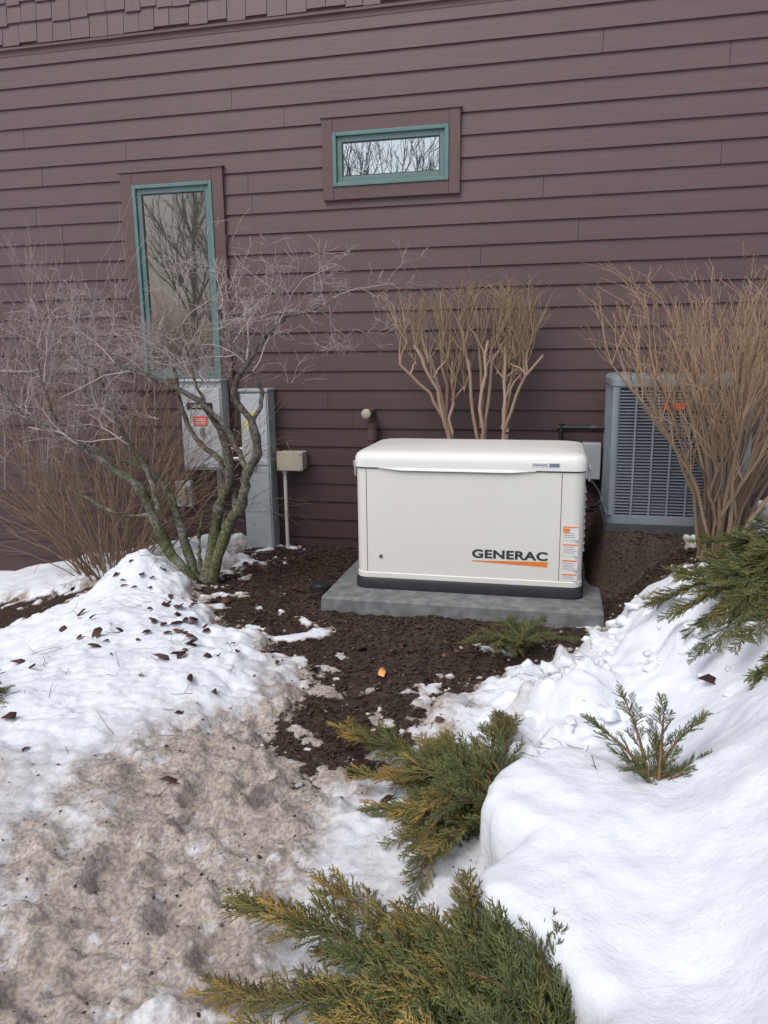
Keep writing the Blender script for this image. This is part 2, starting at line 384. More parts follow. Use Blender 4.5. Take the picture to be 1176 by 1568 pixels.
lid=[rrect(cx,cy,hx+.004,hy+.004,.062,.752),rrect(cx,cy,hx+.009,hy+.011,.066,.755),rrect(cx,cy,hx+.009,hy+.011,.066,.785),rrect(cx,cy,hx+.006,hy+.008,.064,.808),
     rrect(cx,cy,hx-.002,hy-.001,.06,.824),rrect(cx,cy,hx-.016,hy-.016,.055,.835),rrect(cx,cy+.01,hx-.05,hy-.055,.05,.842),rrect(cx,cy+.02,hx-.12,hy-.14,.05,.852),rrect(cx,cy+.03,hx-.3,hy-.25,.03,.855)]
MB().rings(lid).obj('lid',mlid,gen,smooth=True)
lp=MB(); n=40; yf=gy0-.011
pr=[]
for i in range(n+1):
    t=i/n; x=-.93+t*.83
    e=min(t,1-t)*6; dz=.016*float(sm(e)); th=.006*float(sm(e))
    pr.append((x,dz,th))
top=[(x,yf-.0005,.757) for x,_,_ in pr]; mid=[(x,yf-th-.0005,.750-dz*.5) for x,dz,th in pr]; bot=[(x,yf-th*.6,.7545-dz) for x,dz,th in pr]; und=[(x,gy0+.001,.7545-dz*.8) for x,dz,th in pr]
for A,B in ((top,mid),(mid,bot),(bot,und)):
    for i in range(n): lp.poly([B[i],B[i+1],A[i+1],A[i]])
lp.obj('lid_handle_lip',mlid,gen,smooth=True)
sh=MB(); 
for i in range(n): sh.poly([(pr[i][0],gy0-.001,.7535-pr[i][1]-.004),(pr[i+1][0],gy0-.001,.7535-pr[i+1][1]-.004),(pr[i+1][0],gy0-.001,.7545-pr[i+1][1]*.8),(pr[i][0],gy0-.001,.7545-pr[i][1]*.8)])
sh.obj('handle_gap',mseam,gen)
g=MB(); g.box(-1.003,-1.000,gy0-.0012,gy0+.01,.172,.744); g.box(.028,.031,gy0-.0012,gy0+.01,.172,.744); g.obj('panel_joints',mseam,gen)
l=MB(); l.cyl((-.925,gy0-.004,.262),(-.925,gy0+.01,.262),.011,20); l.obj('lock_rim',mmet,gen)
l=MB(); l.cyl((-.925,gy0-.0055,.262),(-.925,gy0+.01,.262),.006,16); l.obj('lock_core',mseam,gen)
MB().box(-.125,.018,yf-.0018,yf+.01,.772,.797).obj('model_badge',mwht,gen,bevel=.002)
MB().box(-.036,.014,yf-.0026,yf,.775,.794).obj('badge_plate',simple('badge_blue',(.16,.20,.30),.3),gen,bevel=.001)
MB().box(-.118,-.045,yf-.0026,yf,.780,.790).obj('badge_text',simple('badge_grey',(.35,.37,.42),.4),gen)
la=MB()
for sx,x in ((-1,gx0-.012),(1,gx1+.012)):
    la.box(min(x,x+sx*.012),max(x,x+sx*.012),-1.075,-1.04,.70,.765); la.box(min(x,x+sx*.018),max(x,x+sx*.018),-1.07,-1.045,.745,.775)
    la.cyl((x+sx*.008,-1.057,.765),(x+sx*.008,-1.057,.69),.006,8)
la.obj('lid_latches',mmet,gen,bevel=.002)
sv=MB()
for sx,x in ((-1,gx0),(1,gx1)):
    for i in range(9): sv.box(min(x-.001,x+sx*.012),max(x+.001,x+sx*.012),-1.0,-.66,.30+i*.04,.308+i*.04)
sv.obj('side_louvres',mcream,gen)
def text(name,body,x0,x1,z0,z1,y,mat,parent,bold=.012):
    cu=bpy.data.curves.new(name,'FONT'); cu.body=body; cu.size=1; cu.offset=bold; cu.extrude=.0; cu.space_character=1.05
    o=bpy.data.objects.new(name,cu); col.objects.link(o); cu.materials.append(mat)
    bpy.context.view_layer.update()
    bb=[Vector(c) for c in o.bound_box]; mx=max(c.x for c in bb);mn=min(c.x for c in bb);my=max(c.y for c in bb);ny_=min(c.y for c in bb)
    sx=(x1-x0)/(mx-mn); sz=(z1-z0)/(my-ny_)
    o.rotation_euler=(math.pi/2,0,0); o.scale=(sx,sz,1); o.location=(x0-mn*sx,y,z0-ny_*sz)
    par(o,parent); return o
text('logo_text','GENERAC',-.425,-.03,.277,.325,gy0-.0015,mink,gen,.035)
MB().poly([(-.425,gy0-.0015,.259),(-.03,gy0-.0015,.244),(-.03,gy0-.0015,.272),(-.425,gy0-.0015,.263)]).obj('logo_swoosh',morg,gen)
lb=MB();lo=MB();lt=MB()
for i,(za,zb) in enumerate(((.385,.475),(.30,.38),(.225,.295),(.165,.22))):
    za+=.01
    lb.box(.042,.122,gy0-.0012,gy0+.002,za,zb-.004)
    lo.box(.044,.120,gy0-.002,gy0,zb-.014,zb-.007)
    if i==0: lo.box(.044,.078,gy0-.002,gy0,zb-.04,zb-.018)
    for j in range(4 if i else 3):
        zz=zb-.024-j*.010-(.022 if i==0 else 0)
        if zz>za+.004: lt.box(.048,.048+rnd.uniform(.05,.068),gy0-.002,gy0,zz,zz+.0025)
lb.obj('warning_labels',mwht,gen);lo.obj('label_headers',morg,gen);lt.obj('label_lines',simple('label_print',(.35,.36,.38)),gen)
MB().rings([rrect(-.48,-.87,.745,.50,.03,-.08),rrect(-.48,-.87,.735,.49,.03,.068),rrect(-.48,-.87,.725,.48,.03,.077)]).obj('equipment_pad',mconc,gen,smooth=True)
# ---------------------------------------------------------------- transfer switch & meter gear
ts=empty('electrical_enclosure',(-2.44,-.08,.55))
MB().box(-2.60,-2.285,-.145,-.022,.555,1.175).obj('cabinet',mgry,ts,bevel=.006)
MB().box(-2.590,-2.295,-.156,-.1455,.572,1.13).obj('door',mgry,ts,bevel=.006,segs=3)
MB().box(-2.605,-2.28,-.165,-.022,1.1755,1.19).obj('rain_lip',mgry,ts,bevel=.004)
MB().box(-2.545,-2.35,-.1585,-.156,.985,1.03).obj('brand_label',mblk,ts)
text('brand_text','GENERAC',-2.51,-2.385,.997,1.018,-.1592,mwht,ts,.02)
MB().box(-2.50,-2.395,-.1585,-.156,.870,.935).obj('danger_label',mred,ts)
dl=MB(); [dl.box(-2.488,-2.407,-.1592,-.1586,.880+i*.012,.885+i*.012) for i in range(4)]; dl.obj('danger_text',mwht,ts)
MB().box(-2.45,-2.425,-.175,-.156,.80,.86).box(-2.445,-2.43,-.18,-.156,.575,.60).obj('hasp',mmet,ts,bevel=.002)
pp=MB(); pp.cyl((-2.36,-.08,.56),(-2.36,-.08,-.15),.022); pp.cyl((-2.29,-.08,.70),(-2.13,-.08,.70),.017); pp.cyl((-2.29,-.08,.63),(-2.13,-.08,.63),.017)
for z_ in(.70,.63):
    pp.cyl((-2.286,-.08,z_),(-2.262,-.08,z_),.026,6); pp.cyl((-2.172,-.08,z_),(-2.15,-.08,z_),.026,6)
pp.obj('conduits',mmet,ts,smooth=True)
mp=empty('meter_pedestal',(-2.05,-.08,0))
MB().box(-2.148,-1.942,-.15,-.022,-.3,1.105).obj('post_body',mgal,mp,bevel=.005)
MB().box(-2.153,-1.937,-.165,-.022,1.1055,1.125).obj('post_cap',mgal,mp,bevel=.003)
MB().box(-2.138,-1.952,-.159,-.1505,.60,1.09).obj('upper_cover',mgry,mp,bevel=.004)
MB().box(-2.138,-1.952,-.159,-.1505,-.3,.585).obj('lower_cover',mgal,mp,bevel=.004)
MB().box(-2.115,-2.035,-.161,-.159,.85,.97).obj('yellow_label',myel,mp)
MB().box(-2.11,-2.04,-.162,-.161,.91,.94).box(-2.01,-1.97,-.161,-.159,.62,.64).obj('label_patch',mwht,mp)
MB().box(-2.07,-2.045,-.172,-.159,.56,.61).obj('post_hasp',mmet,mp,bevel=.002)
jb=empty('junction_box',(-1.8,-.08,.6))
MB().box(-1.895,-1.715,-.13,-.022,.565,.69).obj('box_body',mbeige,jb,bevel=.008)
MB().box(-1.90,-1.71,-.142,-.1305,.56,.695).obj('box_cover',mbeige,jb,bevel=.006)
MB().cyl((-1.86,-.09,.565),(-1.86,-.09,-.05),.0125).cyl((-1.86,-.09,.565),(-1.86,-.09,.54),.02).obj('riser_conduit',mpvc,jb,smooth=True)
s_=MB(); [s_.cyl((x,-.146,z_),(x,-.142,z_),.006,10) for x in(-1.885,-1.725) for z_ in(.575,.68)]; s_.obj('screws',mmet,jb)
ob=empty('outdoor_outlet',(-2.66,-.06,.35))
MB().box(-2.725,-2.60,-.07,-.022,.265,.455).obj('back_box',mgry,ob,bevel=.006)
MB().box(-2.70,-2.625,-.105,-.0705,.29,.43).obj('bubble_cover',mbeige,ob,bevel=.015,segs=3)
vp=empty('vent_pipe',(-1.25,-.06,.9))
MB().cyl((-1.225,-.085,.35),(-1.225,-.085,.90),.033,20).cyl((-1.225,-.085,.40),(-1.225,-.085,.43),.04,20).cyl((-1.225,-.085,.78),(-1.225,-.085,.84),.042,20).obj('riser',mpipe,vp,smooth=True)
MB().cyl((-1.245,-.02,.96),(-1.245,-.165,.96),.030,20).obj('elbow',mpipe,vp,smooth=True)
MB().cyl((-1.245,-.165,.96),(-1.245,-.178,.96),.034,24,.030).cyl((-1.245,-.178,.96),(-1.245,-.184,.96),.030,24,.018).obj('cap',mbeige,vp,smooth=True)
gp=empty('gas_line',(.1,-.1,.87))
gq=MB(); gq.cyl((.02,-.1,.875),(.30,-.1,.875),.014); gq.cyl((.02,-.1,.875),(.02,-.1,.45),.014); gq.cyl((.02,-.1,.90),(.02,-.1,.845),.021); gq.cyl((-.003,-.1,.875),(.045,-.1,.875),.021); gq.cyl((.20,-.1,.875),(.235,-.1,.875),.022,6)
gq.cyl((.02,-.1,.45),(.02,-.40,.45),.014)
gq.obj('pipe',mgas,gp,smooth=True)
MB().box(.155,.27,-.13,-.022,.55,.78).obj('disconnect_box',mgal,gp,bevel=.005)
fl=MB(); prev=None
for i in range(11):
    t=i/10; q=(.21+.07*math.sin(t*3.1),-.12-.12*t,.55-.16*math.sin(t*1.5))
    if prev: fl.cyl(prev,q,.010,10)
    prev=q
fl.obj('flex_whip',mgas,gp,smooth=True)
# ---------------------------------------------------------------- AC condenser
ac=empty('air_conditioner_condenser',(.64,-.4,.4))
ax0,ax1,ay0,ay1,az0,az1=.285,1.0,-.75,-.06,.42,1.215
mac=simple('ac_blue_grey_paint',(.22,.255,.29),.45,.06,8)
macd=simple('ac_coil_dark',(.03,.035,.042),.6,.2,60)
macl=simple('ac_louvre_paint',(.16,.19,.225),.45,.06,8)
mpadd=simple('composite_pad',(.07,.07,.075),.8,.15,14,bmp=.4)
MB().rings([rrect((ax0+ax1)/2,(ay0+ay1)/2,.38,.37,.03,.25),rrect((ax0+ax1)/2,(ay0+ay1)/2,.375,.365,.03,.405)]).obj('condenser_pad',mpadd,ac)
MB().rings([rrect(.6425,-.405,.345,.333,.05,.42),rrect(.6425,-.405,.345,.333,.05,1.17)]).obj('coil',macd,ac,smooth=True)
MB().rings([rrect(.6425,-.405,.365,.352,.06,.406),rrect(.6425,-.405,.365,.352,.06,.45),rrect(.6425,-.405,.355,.342,.05,.455)]).obj('base_pan',mac,ac,smooth=True)
MB().rings([rrect(.6425,-.405,.360,.347,.06,1.155),rrect(.6425,-.405,.368,.355,.065,1.165),rrect(.6425,-.405,.368,.355,.065,1.20),rrect(.6425,-.405,.35,.335,.06,1.218),rrect(.6425,-.405,.30,.29,.05,1.222)]).obj('top_cap',mac,ac,smooth=True)
c=MB()
for x in(ax0+.02,ax1-.02):
    for y in (ay0+.02,ay1-.02): c.rings([rrect(x,y,.022,.022,.018,.452),rrect(x,y,.022,.022,.018,1.158)])
for i in range(1,7):
    x=ax0+.03+(ax1-ax0-.06)*i/7; c.box(x-.005,x+.005,ay0-.003,ay0+.018,.452,1.158)
    y=ay0+.03+(ay1-ay0-.06)*i/7; c.box(ax0-.003,ax0+.018,y-.005,y+.005,.452,1.158); c.box(ax1-.018,ax1+.003,y-.005,y+.005,.452,1.158)
c.obj('corner_posts',mac,ac,smooth=True)
lv=MB(); nz=40
for i in range(nz):
    z_=.465+i*(1.15-.465)/nz
    lv.poly([(ax0+.035,ay0+.001,z_),(ax1-.035,ay0+.001,z_),(ax1-.035,ay0+.014,z_+.0105),(ax0+.035,ay0+.014,z_+.0105)])
    lv.poly([(ax0+.001,ay1-.035,z_),(ax0+.001,ay0+.035,z_),(ax0+.014,ay0+.035,z_+.0105),(ax0+.014,ay1-.035,z_+.0105)])
    lv.poly([(ax1-.001,ay0+.035,z_),(ax1-.001,ay1-.035,z_),(ax1-.014,ay1-.035,z_+.0105),(ax1-.014,ay0+.035,z_+.0105)])
lv.obj('louvres',macl,ac)
MB().box(.55,.66,ay0-.012,ay0-.005,1.04,1.075).obj('badge',mred,ac,bevel=.003)
fg=MB()
for r_ in (.06,.11,.16,.21,.26):
    for k_ in range(28):
        a0,a1=k_*2*math.pi/28,(k_+1)*2*math.pi/28
        fg.cyl((.6425+r_*math.cos(a0),-.405+r_*math.sin(a0),1.232),(.6425+r_*math.cos(a1),-.405+r_*math.sin(a1),1.232),.003,5)
fg.obj('fan_guard',mgas,ac)
# ---------------------------------------------------------------- woody plants
mtwig=attrmat('bark',.8,45,0,0)
mtrunk=attrmat('mossy_bark',.85,55,.62,.8)
def nrm(v): return v/(np.linalg.norm(v)+1e-9)
UP=np.array([0,0,1.])
def grow(out,p,d,L,r,lev,colr,wig=.2,trop=.06,nch=(5,8),ratio=.62,ang=(.4,1.0),K=6,taper=.45,start=1,rmin=.0009,dark=None):
    p=np.array(p,float); d=nrm(np.array(d,float)); pts=[p]; ds=[d]
    for i in range(K-1):
        d=nrm(d+rng.normal(0,wig,3)+UP*trop); p=p+d*L/(K-1); pts.append(p); ds.append(d)
    rad=np.maximum(np.linspace(r,r*taper,K),rmin)
    c=np.array(colr)*rng.uniform(.7,1.3)
    out.append((np.array(pts),rad,c))
    if lev>0:
        for _ in range(rng.integers(*nch)):
            t=rng.uniform(start,K-1); i=int(t); f=t-i; i2=min(i+1,K-1)
            q=pts[i]*(1-f)+pts[i2]*f
            a=rng.uniform(*ang); rv=nrm(np.cross(ds[i],rng.normal(0,1,3)))
            nd=ds[i]*math.cos(a)+rv*math.sin(a)
            grow(out,q,nd,L*ratio*rng.uniform(.6,1.25),max(rad[i]*.62,rmin),lev-1,colr,wig,trop,nch,ratio,ang,K,taper,start,rmin)
def smoothpath(pts,K=14):
    pts=np.array(pts,float); n=len(pts); t=np.linspace(0,n-1,K); out=[]
    for q in t:
        i=min(int(q),n-2); f=q-i; p0=pts[max(i-1,0)];p1=pts[i];p2=pts[i+1];p3=pts[min(i+2,n-1)]
        out.append(.5*((2*p1)+(-p0+p2)*f+(2*p0-5*p1+4*p2-p3)*f*f+(-p0+3*p1-3*p2+p3)*f**3))
    return np.array(out)
B=np.array([-2.08,-1.02,-.03]); K1=.0041; K2=.0038
def L(x,z,y=0): return B+np.array([(x-295)*K1,y,(892-z)*K2])
stems=[([L(290,892),L(252,835,-.03),L(234,770,-.06),L(215,722,-.1),L(178,688,-.15),L(120,642,-.2),L(60,612,-.22)],.040,.012),
 ([L(284,880,.03),L(262,800,.05),L(243,745,.08),L(213,712,.1),L(150,688,.14),L(90,665,.16)],.032,.009),
 ([L(240,760,-.05),L(232,700,-.08),L(205,650,-.1),L(185,600,-.1),L(170,545,-.12)],.018,.007),
 ([L(300,892),L(318,812,.03),L(326,760,.05),L(344,712,.06),L(336,650,.05),L(312,598,.0),L(255,562,-.05),L(200,540,-.1)],.038,.011),
 ([L(310,890),L(345,792,-.04),L(376,745,-.08),L(386,700,-.1),L(404,668,-.1),L(398,625,-.1),L(372,585,-.1),L(395,540,-.12)],.037,.015),
 ([L(385,560,-.11),L(415,515,-.13),L(455,480,-.15),L(495,468,-.16),L(520,455,-.16)],.015,.005),
 ([L(300,870,.05),L(346,775,.08),L(330,700,.1),L(290,655,.1),L(266,600,.12),L(262,540,.12)],.024,.008),
 ([L(386,695,-.1),L(358,640,-.05),L(320,598,-.02),L(300,545,0),L(290,480,.02)],.016,.006),
 ([L(300,892,.02),L(292,850,.03),L(290,812,.05),L(300,770,.06)],.015,.009),
 ([L(398,625,-.1),L(410,585,-.05),L(385,545,0),L(350,500,.05),L(340,460,.08)],.013,.005),
 ([L(60,612,-.22),L(20,560,-.2),L(-40,520,-.2)],.010,.005),
 ([L(120,642,-.2),L(100,570,-.2),L(90,510,-.18)],.010,.004),
 ([L(232,770,-.06),L(190,770,-.12),L(140,740,-.16),L(110,720,-.18)],.012,.005)]
moss=np.array([.16,.17,.085]); bark=np.array([.17,.15,.125]); pink=np.array([.40,.34,.335])
trunk=[]
for pts,r0,r1 in stems:
    K=26; P=smoothpath(pts,K); P+=rng.normal(0,.0035,P.shape); rad=np.linspace(r0,r1,K)*(1+rng.normal(0,.11,K))
    zz=np.clip((P[:,2]-.25)/.75,0,1)[:,None]; lich=rng.random((K,1)); mcol=moss*(lich<.5)+np.array([.26,.265,.22])*(lich>=.5)
    c=(mcol*(1-zz)+bark*zz)*rng.uniform(.55,1.25,(K,1))
    trunk.append((P,rad,c))
tw=[]
for P,rad,c in trunk:
    K=len(P)
    for t in np.linspace(.45,1,8):
        i=int(t*(K-1)); 
        if P[i,2]<.78: continue
        d=nrm(P[i]-P[max(i-3,0)]); ax=rng.normal(0,1,3); ax[0]*=1.8; d2=nrm(d*.6+nrm(ax)*.8+np.array([0,-.15,.05]))
        grow(tw,P[i],d2,rng.uniform(.27,.48),max(rad[i]*.45,.0036),3,pink,wig=.24,trop=.025,nch=(2,6),ratio=.64,ang=(.35,1.05),rmin=.0011)
def keep(P):
    e=P[-1]; m=P[2]
    if e[1]>-.08 or e[2]<.35: return False
    if e[2]>1.95 and rng.random()<.8: return False
    for q in (e,m):
        if -2.34<q[0]<-1.25 and .2<q[2]<1.22 and rng.random()<.9: return False
    return True
tw=[t for t in tw if keep(t[0])]
print('twigs',len(tw))
tubes('ornamental_shrub',trunk,10,mtrunk,tuple(B))
shr=bpy.data.objects['ornamental_shrub']
t2=tubes('twigs',tw,3,mtwig,tuple(B)); t2.parent=shr; t2.location=(0,0,0)
fs=[]; base=np.array([-2.95,-.62,-.22]); tan=np.array([.27,.185,.125])
for i in range(110):
    a=rng.uniform(0,2*math.pi); e=rng.uniform(.15,1.0); d=np.array([math.cos(a)*e*1.2,math.sin(a)*e*.5-.05,1.0])
    grow(fs,base+np.array([math.cos(a),math.sin(a)*.6,0])*rng.uniform(0,.16),d,rng.uniform(.8,1.5),rng.uniform(.004,.008),2,tan,wig=.09,trop=-.03,nch=(2,5),ratio=.45,ang=(.25,.7),K=8,start=3,rmin=.0012)
for i in range(26):
    grow(fs,base+np.array([rng.uniform(-.9,.4),rng.uniform(-.2,.15),.7]),(rng.uniform(-.1,.15),-.05,1),rng.uniform(.8,1.5),.0035,2,pink*.75,wig=.07,trop=.06,nch=(3,6),ratio=.35,ang=(.3,.7),K=8,start=2,rmin=.0012)
fs=[t for t in fs if t[0][-1,1]<-.06]
tubes('fountain_shrub',fs,3,mtwig,tuple(base))
ms=[]; mt=[]; woodc=np.array([.31,.22,.165])
def stalk(lst,a,b,r0,r1,c,K=8,wob=.012,bowk=.18):
    a=np.array(a,float);b=np.array(b,float);t=np.linspace(0,1,K)[:,None]; P=a+(b-a)*t+rng.normal(0,wob,(K,3))*np.sin(t*math.pi)
    bow=np.array([(b-a)[0],0,0])*(-bowk)*np.sin(t*math.pi); P=P+bow
    lst.append((P,np.linspace(r0,r1,K),c*rng.uniform(.75,1.2))); return P
for bx,tops in ((-.68,[(-.98,1.28),(-.88,1.40),(-.80,1.34),(-.74,1.44),(-.66,1.30)]),(-.47,[(-.58,1.42),(-.50,1.50),(-.43,1.42),(-.40,1.5)]),(-.32,[(-.33,1.38),(-.25,1.48),(-.17,1.42),(-.10,1.33),(-.38,1.5)])):
    stalk(ms,(bx,-.28,0),(bx+.01,-.3,.85),.018,.015,woodc,wob=.008)
    for k_,(tx,tz) in enumerate(tops):
        y=-.30+rng.uniform(-.12,.1); st=(bx+rng.uniform(-.02,.02),-.29,rng.uniform(.66,.90))
        Q=stalk(ms,st,(tx,y,tz),.0125,.009,woodc*1.1)
        for j in range(3):
            m_=Q[rng.integers(4,8)]; e=m_+np.array([rng.uniform(-.1,.1),rng.uniform(-.06,.06),rng.uniform(.06,.2)])
            stalk(ms,m_,e,.0075,.005,woodc*1.1,K=5,wob=.006)
            for q in range(6):
                grow(mt,e-np.array([0,0,.03*rng.random()]),(rng.normal(0,.32)+(tx+.5)*.35,rng.normal(0,.22),1),rng.uniform(.18,.40),.0030,1,np.array([.33,.24,.155]),wig=.07,trop=.03,nch=(1,4),ratio=.5,ang=(.2,.6),K=6,rmin=.0011)
for t in mt: t[0][:,2]=np.where(t[0][:,2]>1.68,1.68+(t[0][:,2]-1.68)*.4,t[0][:,2]); t[0][:,1]=np.minimum(t[0][:,1],-.05)
tubes('pruned_shrub',ms,7,mtwig,(-.48,-.29,0)); o=tubes('shoots',mt,3,mtwig,(-.48,-.29,0)); o.parent=bpy.data.objects['pruned_shrub']; o.location=(0,0,0)
ms=[]; mt=[]; rb=np.array([.80,-1.06,.28])
for i in range(34):
    a=rng.uniform(0,2*math.pi); e=math.sqrt(rng.uniform(.10,1)); 
    st=rb+np.array([math.cos(a)*.10*e,math.sin(a)*.07*e,-.05])
    lean=np.array([math.cos(a)*e*.74,math.sin(a)*e*.42,0]); zt=rng.uniform(.75,1.15)
    tp=rb+lean+np.array([0.04,0,zt]); Kp=9; t=np.linspace(0,1,Kp)[:,None]
    P=st+(tp-st)*t; P[:,:2]-= (lean[:2]*.24)*np.sin(t*math.pi); P+=rng.normal(0,.014,P.shape)*np.sin(t*math.pi)
    cc=np.array([.25,.18,.125])*rng.uniform(.5,1.25); g_=np.clip(1-t*3,0,1)
    ms.append((P,np.linspace(rng.uniform(.009,.016),.0045,Kp),cc*(1-g_*.45)))
    for j in range(9):
        k_=rng.integers(5,9); m_=P[k_]; dr=nrm(P[k_]-P[k_-2])
        grow(mt,m_,dr+np.array([rng.normal(0,.36),rng.normal(0,.25),.4]),rng.uniform(.25,.5),.0034,2 if j<4 else 1,np.array([.38,.26,.17]),wig=.09,trop=.06,nch=(2,5),ratio=.55,ang=(.2,.6),K=6,rmin=.0012)
for t in mt: 
    t[0][:,2]=np.where(t[0][:,2]>1.58,1.58+(t[0][:,2]-1.58)*.55,t[0][:,2])
ms=[(p,r,np.broadcast_to(c,(len(p),3))) for p,r,c in ms]
tubes('vase_shrub',ms,6,mtwig,tuple(rb)); o=tubes('shoots',mt,3,mtwig,tuple(rb)); o.parent=bpy.data.objects['vase_shrub']; o.location=(0,0,0)
# ---------------------------------------------------------------- junipers
mjun=attrmat('juniper_foliage',.6,30,0,0)
def spike(V,F,C,a,d,l,w,c,up=np.array([0,0,1.])):
    n1=nrm(np.cross(d,up+rng.normal(0,.3,3))); n2=np.cross(d,n1); i=len(V)
    for q in (0,2.09,4.19): V.append(a+w*(math.cos(q)*n1+math.sin(q)*n2))
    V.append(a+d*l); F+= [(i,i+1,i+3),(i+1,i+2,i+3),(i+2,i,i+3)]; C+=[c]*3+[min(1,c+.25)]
def frond_template():
    V=[];F=[];C=[]
    n=16
    spike(V,F,C,np.zeros(3),np.array([1,0,0.]),1.0,.014,.1)
    for i in range(n):
        t=.04+.92*i/n; s=1 if i%2 else -1
        a=np.array([t,0,0.]); l=(.40*(1-t)**.6*min(1,.5+2.5*t)+.08)*rng.uniform(.6,1.25); an=rng.uniform(.35,.75)
        d=nrm(np.array([math.cos(an),s*math.sin(an),rng.uniform(-.35,.45)]))
        spike(V,F,C,a,d,l,.015,.3)
        m=max(3,int(l/.045))
        for k in range(m):
            u=.12+.85*k/m; s2=1 if k%2 else -1
            side=nrm(np.cross(d,np.array([0,rng.uniform(-.5,.5),1.]))); d2=nrm(d+side*s2*rng.uniform(.3,.65)+np.array([0,0,rng.uniform(-.25,.4)]))
            spike(V,F,C,a+d*l*u,d2,rng.uniform(.07,.15)*(1.2-u*.4),.017,.35+.5*t)
    return np.array(V),np.array(F),np.array(C)
TPL=[frond_template() for _ in range(8)]
def fronds(name,items,branches,origin):
    Vs=[];Fs=[];Cs=[];off=0
    for (p,d,sc,c0,c1) in items:
        V,F,C=TPL[rng.integers(0,8)]; d=nrm(d); y=nrm(np.cross(UP+rng.normal(0,.45,3),d)); z=np.cross(d,y)
        M=np.stack([d,y,z]); Vs.append(p+(V*sc)@M+np.outer((V[:,0]*sc)**2*1.2,UP)*.5); Fs.append(F+off); off+=len(V)
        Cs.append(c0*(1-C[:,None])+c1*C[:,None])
    o=fast_mesh(name,np.concatenate(Vs),np.concatenate(Fs),mjun,np.concatenate(Cs),origin)
    if branches:
        b=tubes('branches',branches,6,mtwig,origin); b.parent=o; b.location=(0,0,0)
    return o
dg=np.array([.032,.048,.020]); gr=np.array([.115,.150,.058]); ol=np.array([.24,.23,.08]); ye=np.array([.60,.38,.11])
def juniper(name,root,tips,fs=.10,dens=20,yell=.5,spread=.03,lift=.08):
    items=[];br=[]; root=np.array(root,float)
    for tp in tips:
        tp=np.array(tp[:3],float); r0=root+rng.normal(0,spread,3); mid=(r0+tp)/2+np.array([0,0,lift*rng.uniform(.5,1.3)])
        P=smoothpath([r0,mid,tp],10); br.append((P,np.linspace(.006,.0012,10),np.broadcast_to(np.array([.20,.11,.06]),(10,3))))
        Ln=np.linalg.norm(tp-r0); nf=int(dens*Ln/.45)+4
        for i in range(nf):
            t=.08+.92*(i/(nf-1))**1.15; q=t*9; k=min(int(q),8); pos=P[k]+(P[k+1]-P[k])*(q-k); d=nrm(P[k+1]-P[k])
            s=1 if i%2 else -1; side=nrm(np.cross(d,UP)); an=rng.uniform(.25,.85)*(1-.6*t)
            dd=d*math.cos(an)+side*s*math.sin(an)+UP*rng.uniform(-.25,.32)
            if i==nf-1: dd=d
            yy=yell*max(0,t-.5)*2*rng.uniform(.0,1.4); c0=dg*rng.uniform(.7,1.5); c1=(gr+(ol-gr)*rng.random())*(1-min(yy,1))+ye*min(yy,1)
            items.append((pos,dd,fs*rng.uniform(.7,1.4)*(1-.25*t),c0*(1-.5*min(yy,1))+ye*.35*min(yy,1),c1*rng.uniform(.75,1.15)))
    return fronds(name,items,br,tuple(root))
def fan(root,a0,a1,n,l0,l1,z0,z1):
    o=[]
    for i in range(n):
        a=math.radians(a0+(a1-a0)*(i+rng.uniform(-.3,.3))/max(1,n-1)); l=rng.uniform(l0,l1)
        x,y=root[0]+l*math.cos(a),root[1]+l*math.sin(a); o.append((x,y,root[2]+rng.uniform(z0,z1)))
    return o
r1=(.04,-3.99,.07)
tips=fan(r1,140,200,8,.32,.46,.04,.16)+fan(r1,100,160,8,.22,.36,.12,.20)+fan(r1,140,240,13,.14,.38,.06,.20)+[(-.62,-3.76,.20),(-.54,-4.08,.18),(-.44,-3.64,.16),(-.58,-3.93,.14),(-.46,-3.82,.24)]
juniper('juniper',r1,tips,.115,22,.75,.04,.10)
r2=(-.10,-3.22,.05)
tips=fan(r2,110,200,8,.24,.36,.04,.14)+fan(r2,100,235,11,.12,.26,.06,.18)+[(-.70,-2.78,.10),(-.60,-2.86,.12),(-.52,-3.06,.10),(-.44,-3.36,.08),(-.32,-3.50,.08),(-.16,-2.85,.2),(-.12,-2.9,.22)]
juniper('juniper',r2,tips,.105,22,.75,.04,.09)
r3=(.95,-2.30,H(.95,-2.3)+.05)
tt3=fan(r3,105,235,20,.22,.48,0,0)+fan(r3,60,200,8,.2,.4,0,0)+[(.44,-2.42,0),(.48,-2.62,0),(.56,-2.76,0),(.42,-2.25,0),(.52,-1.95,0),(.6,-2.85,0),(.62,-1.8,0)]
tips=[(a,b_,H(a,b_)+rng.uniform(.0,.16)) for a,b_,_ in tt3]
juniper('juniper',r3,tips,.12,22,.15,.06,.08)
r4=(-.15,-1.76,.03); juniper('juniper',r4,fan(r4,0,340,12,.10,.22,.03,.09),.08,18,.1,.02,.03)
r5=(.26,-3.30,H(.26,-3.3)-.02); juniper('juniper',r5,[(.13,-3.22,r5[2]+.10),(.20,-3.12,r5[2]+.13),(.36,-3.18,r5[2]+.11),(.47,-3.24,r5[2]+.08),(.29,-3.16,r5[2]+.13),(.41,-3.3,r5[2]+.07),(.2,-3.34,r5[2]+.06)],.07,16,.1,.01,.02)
r6=(-2.1,-2.85,H(-2.1,-2.85)); juniper('juniper',r6,fan(r6,-40,60,4,.06,.14,.02,.05),.07,12,.1,.02,.02)
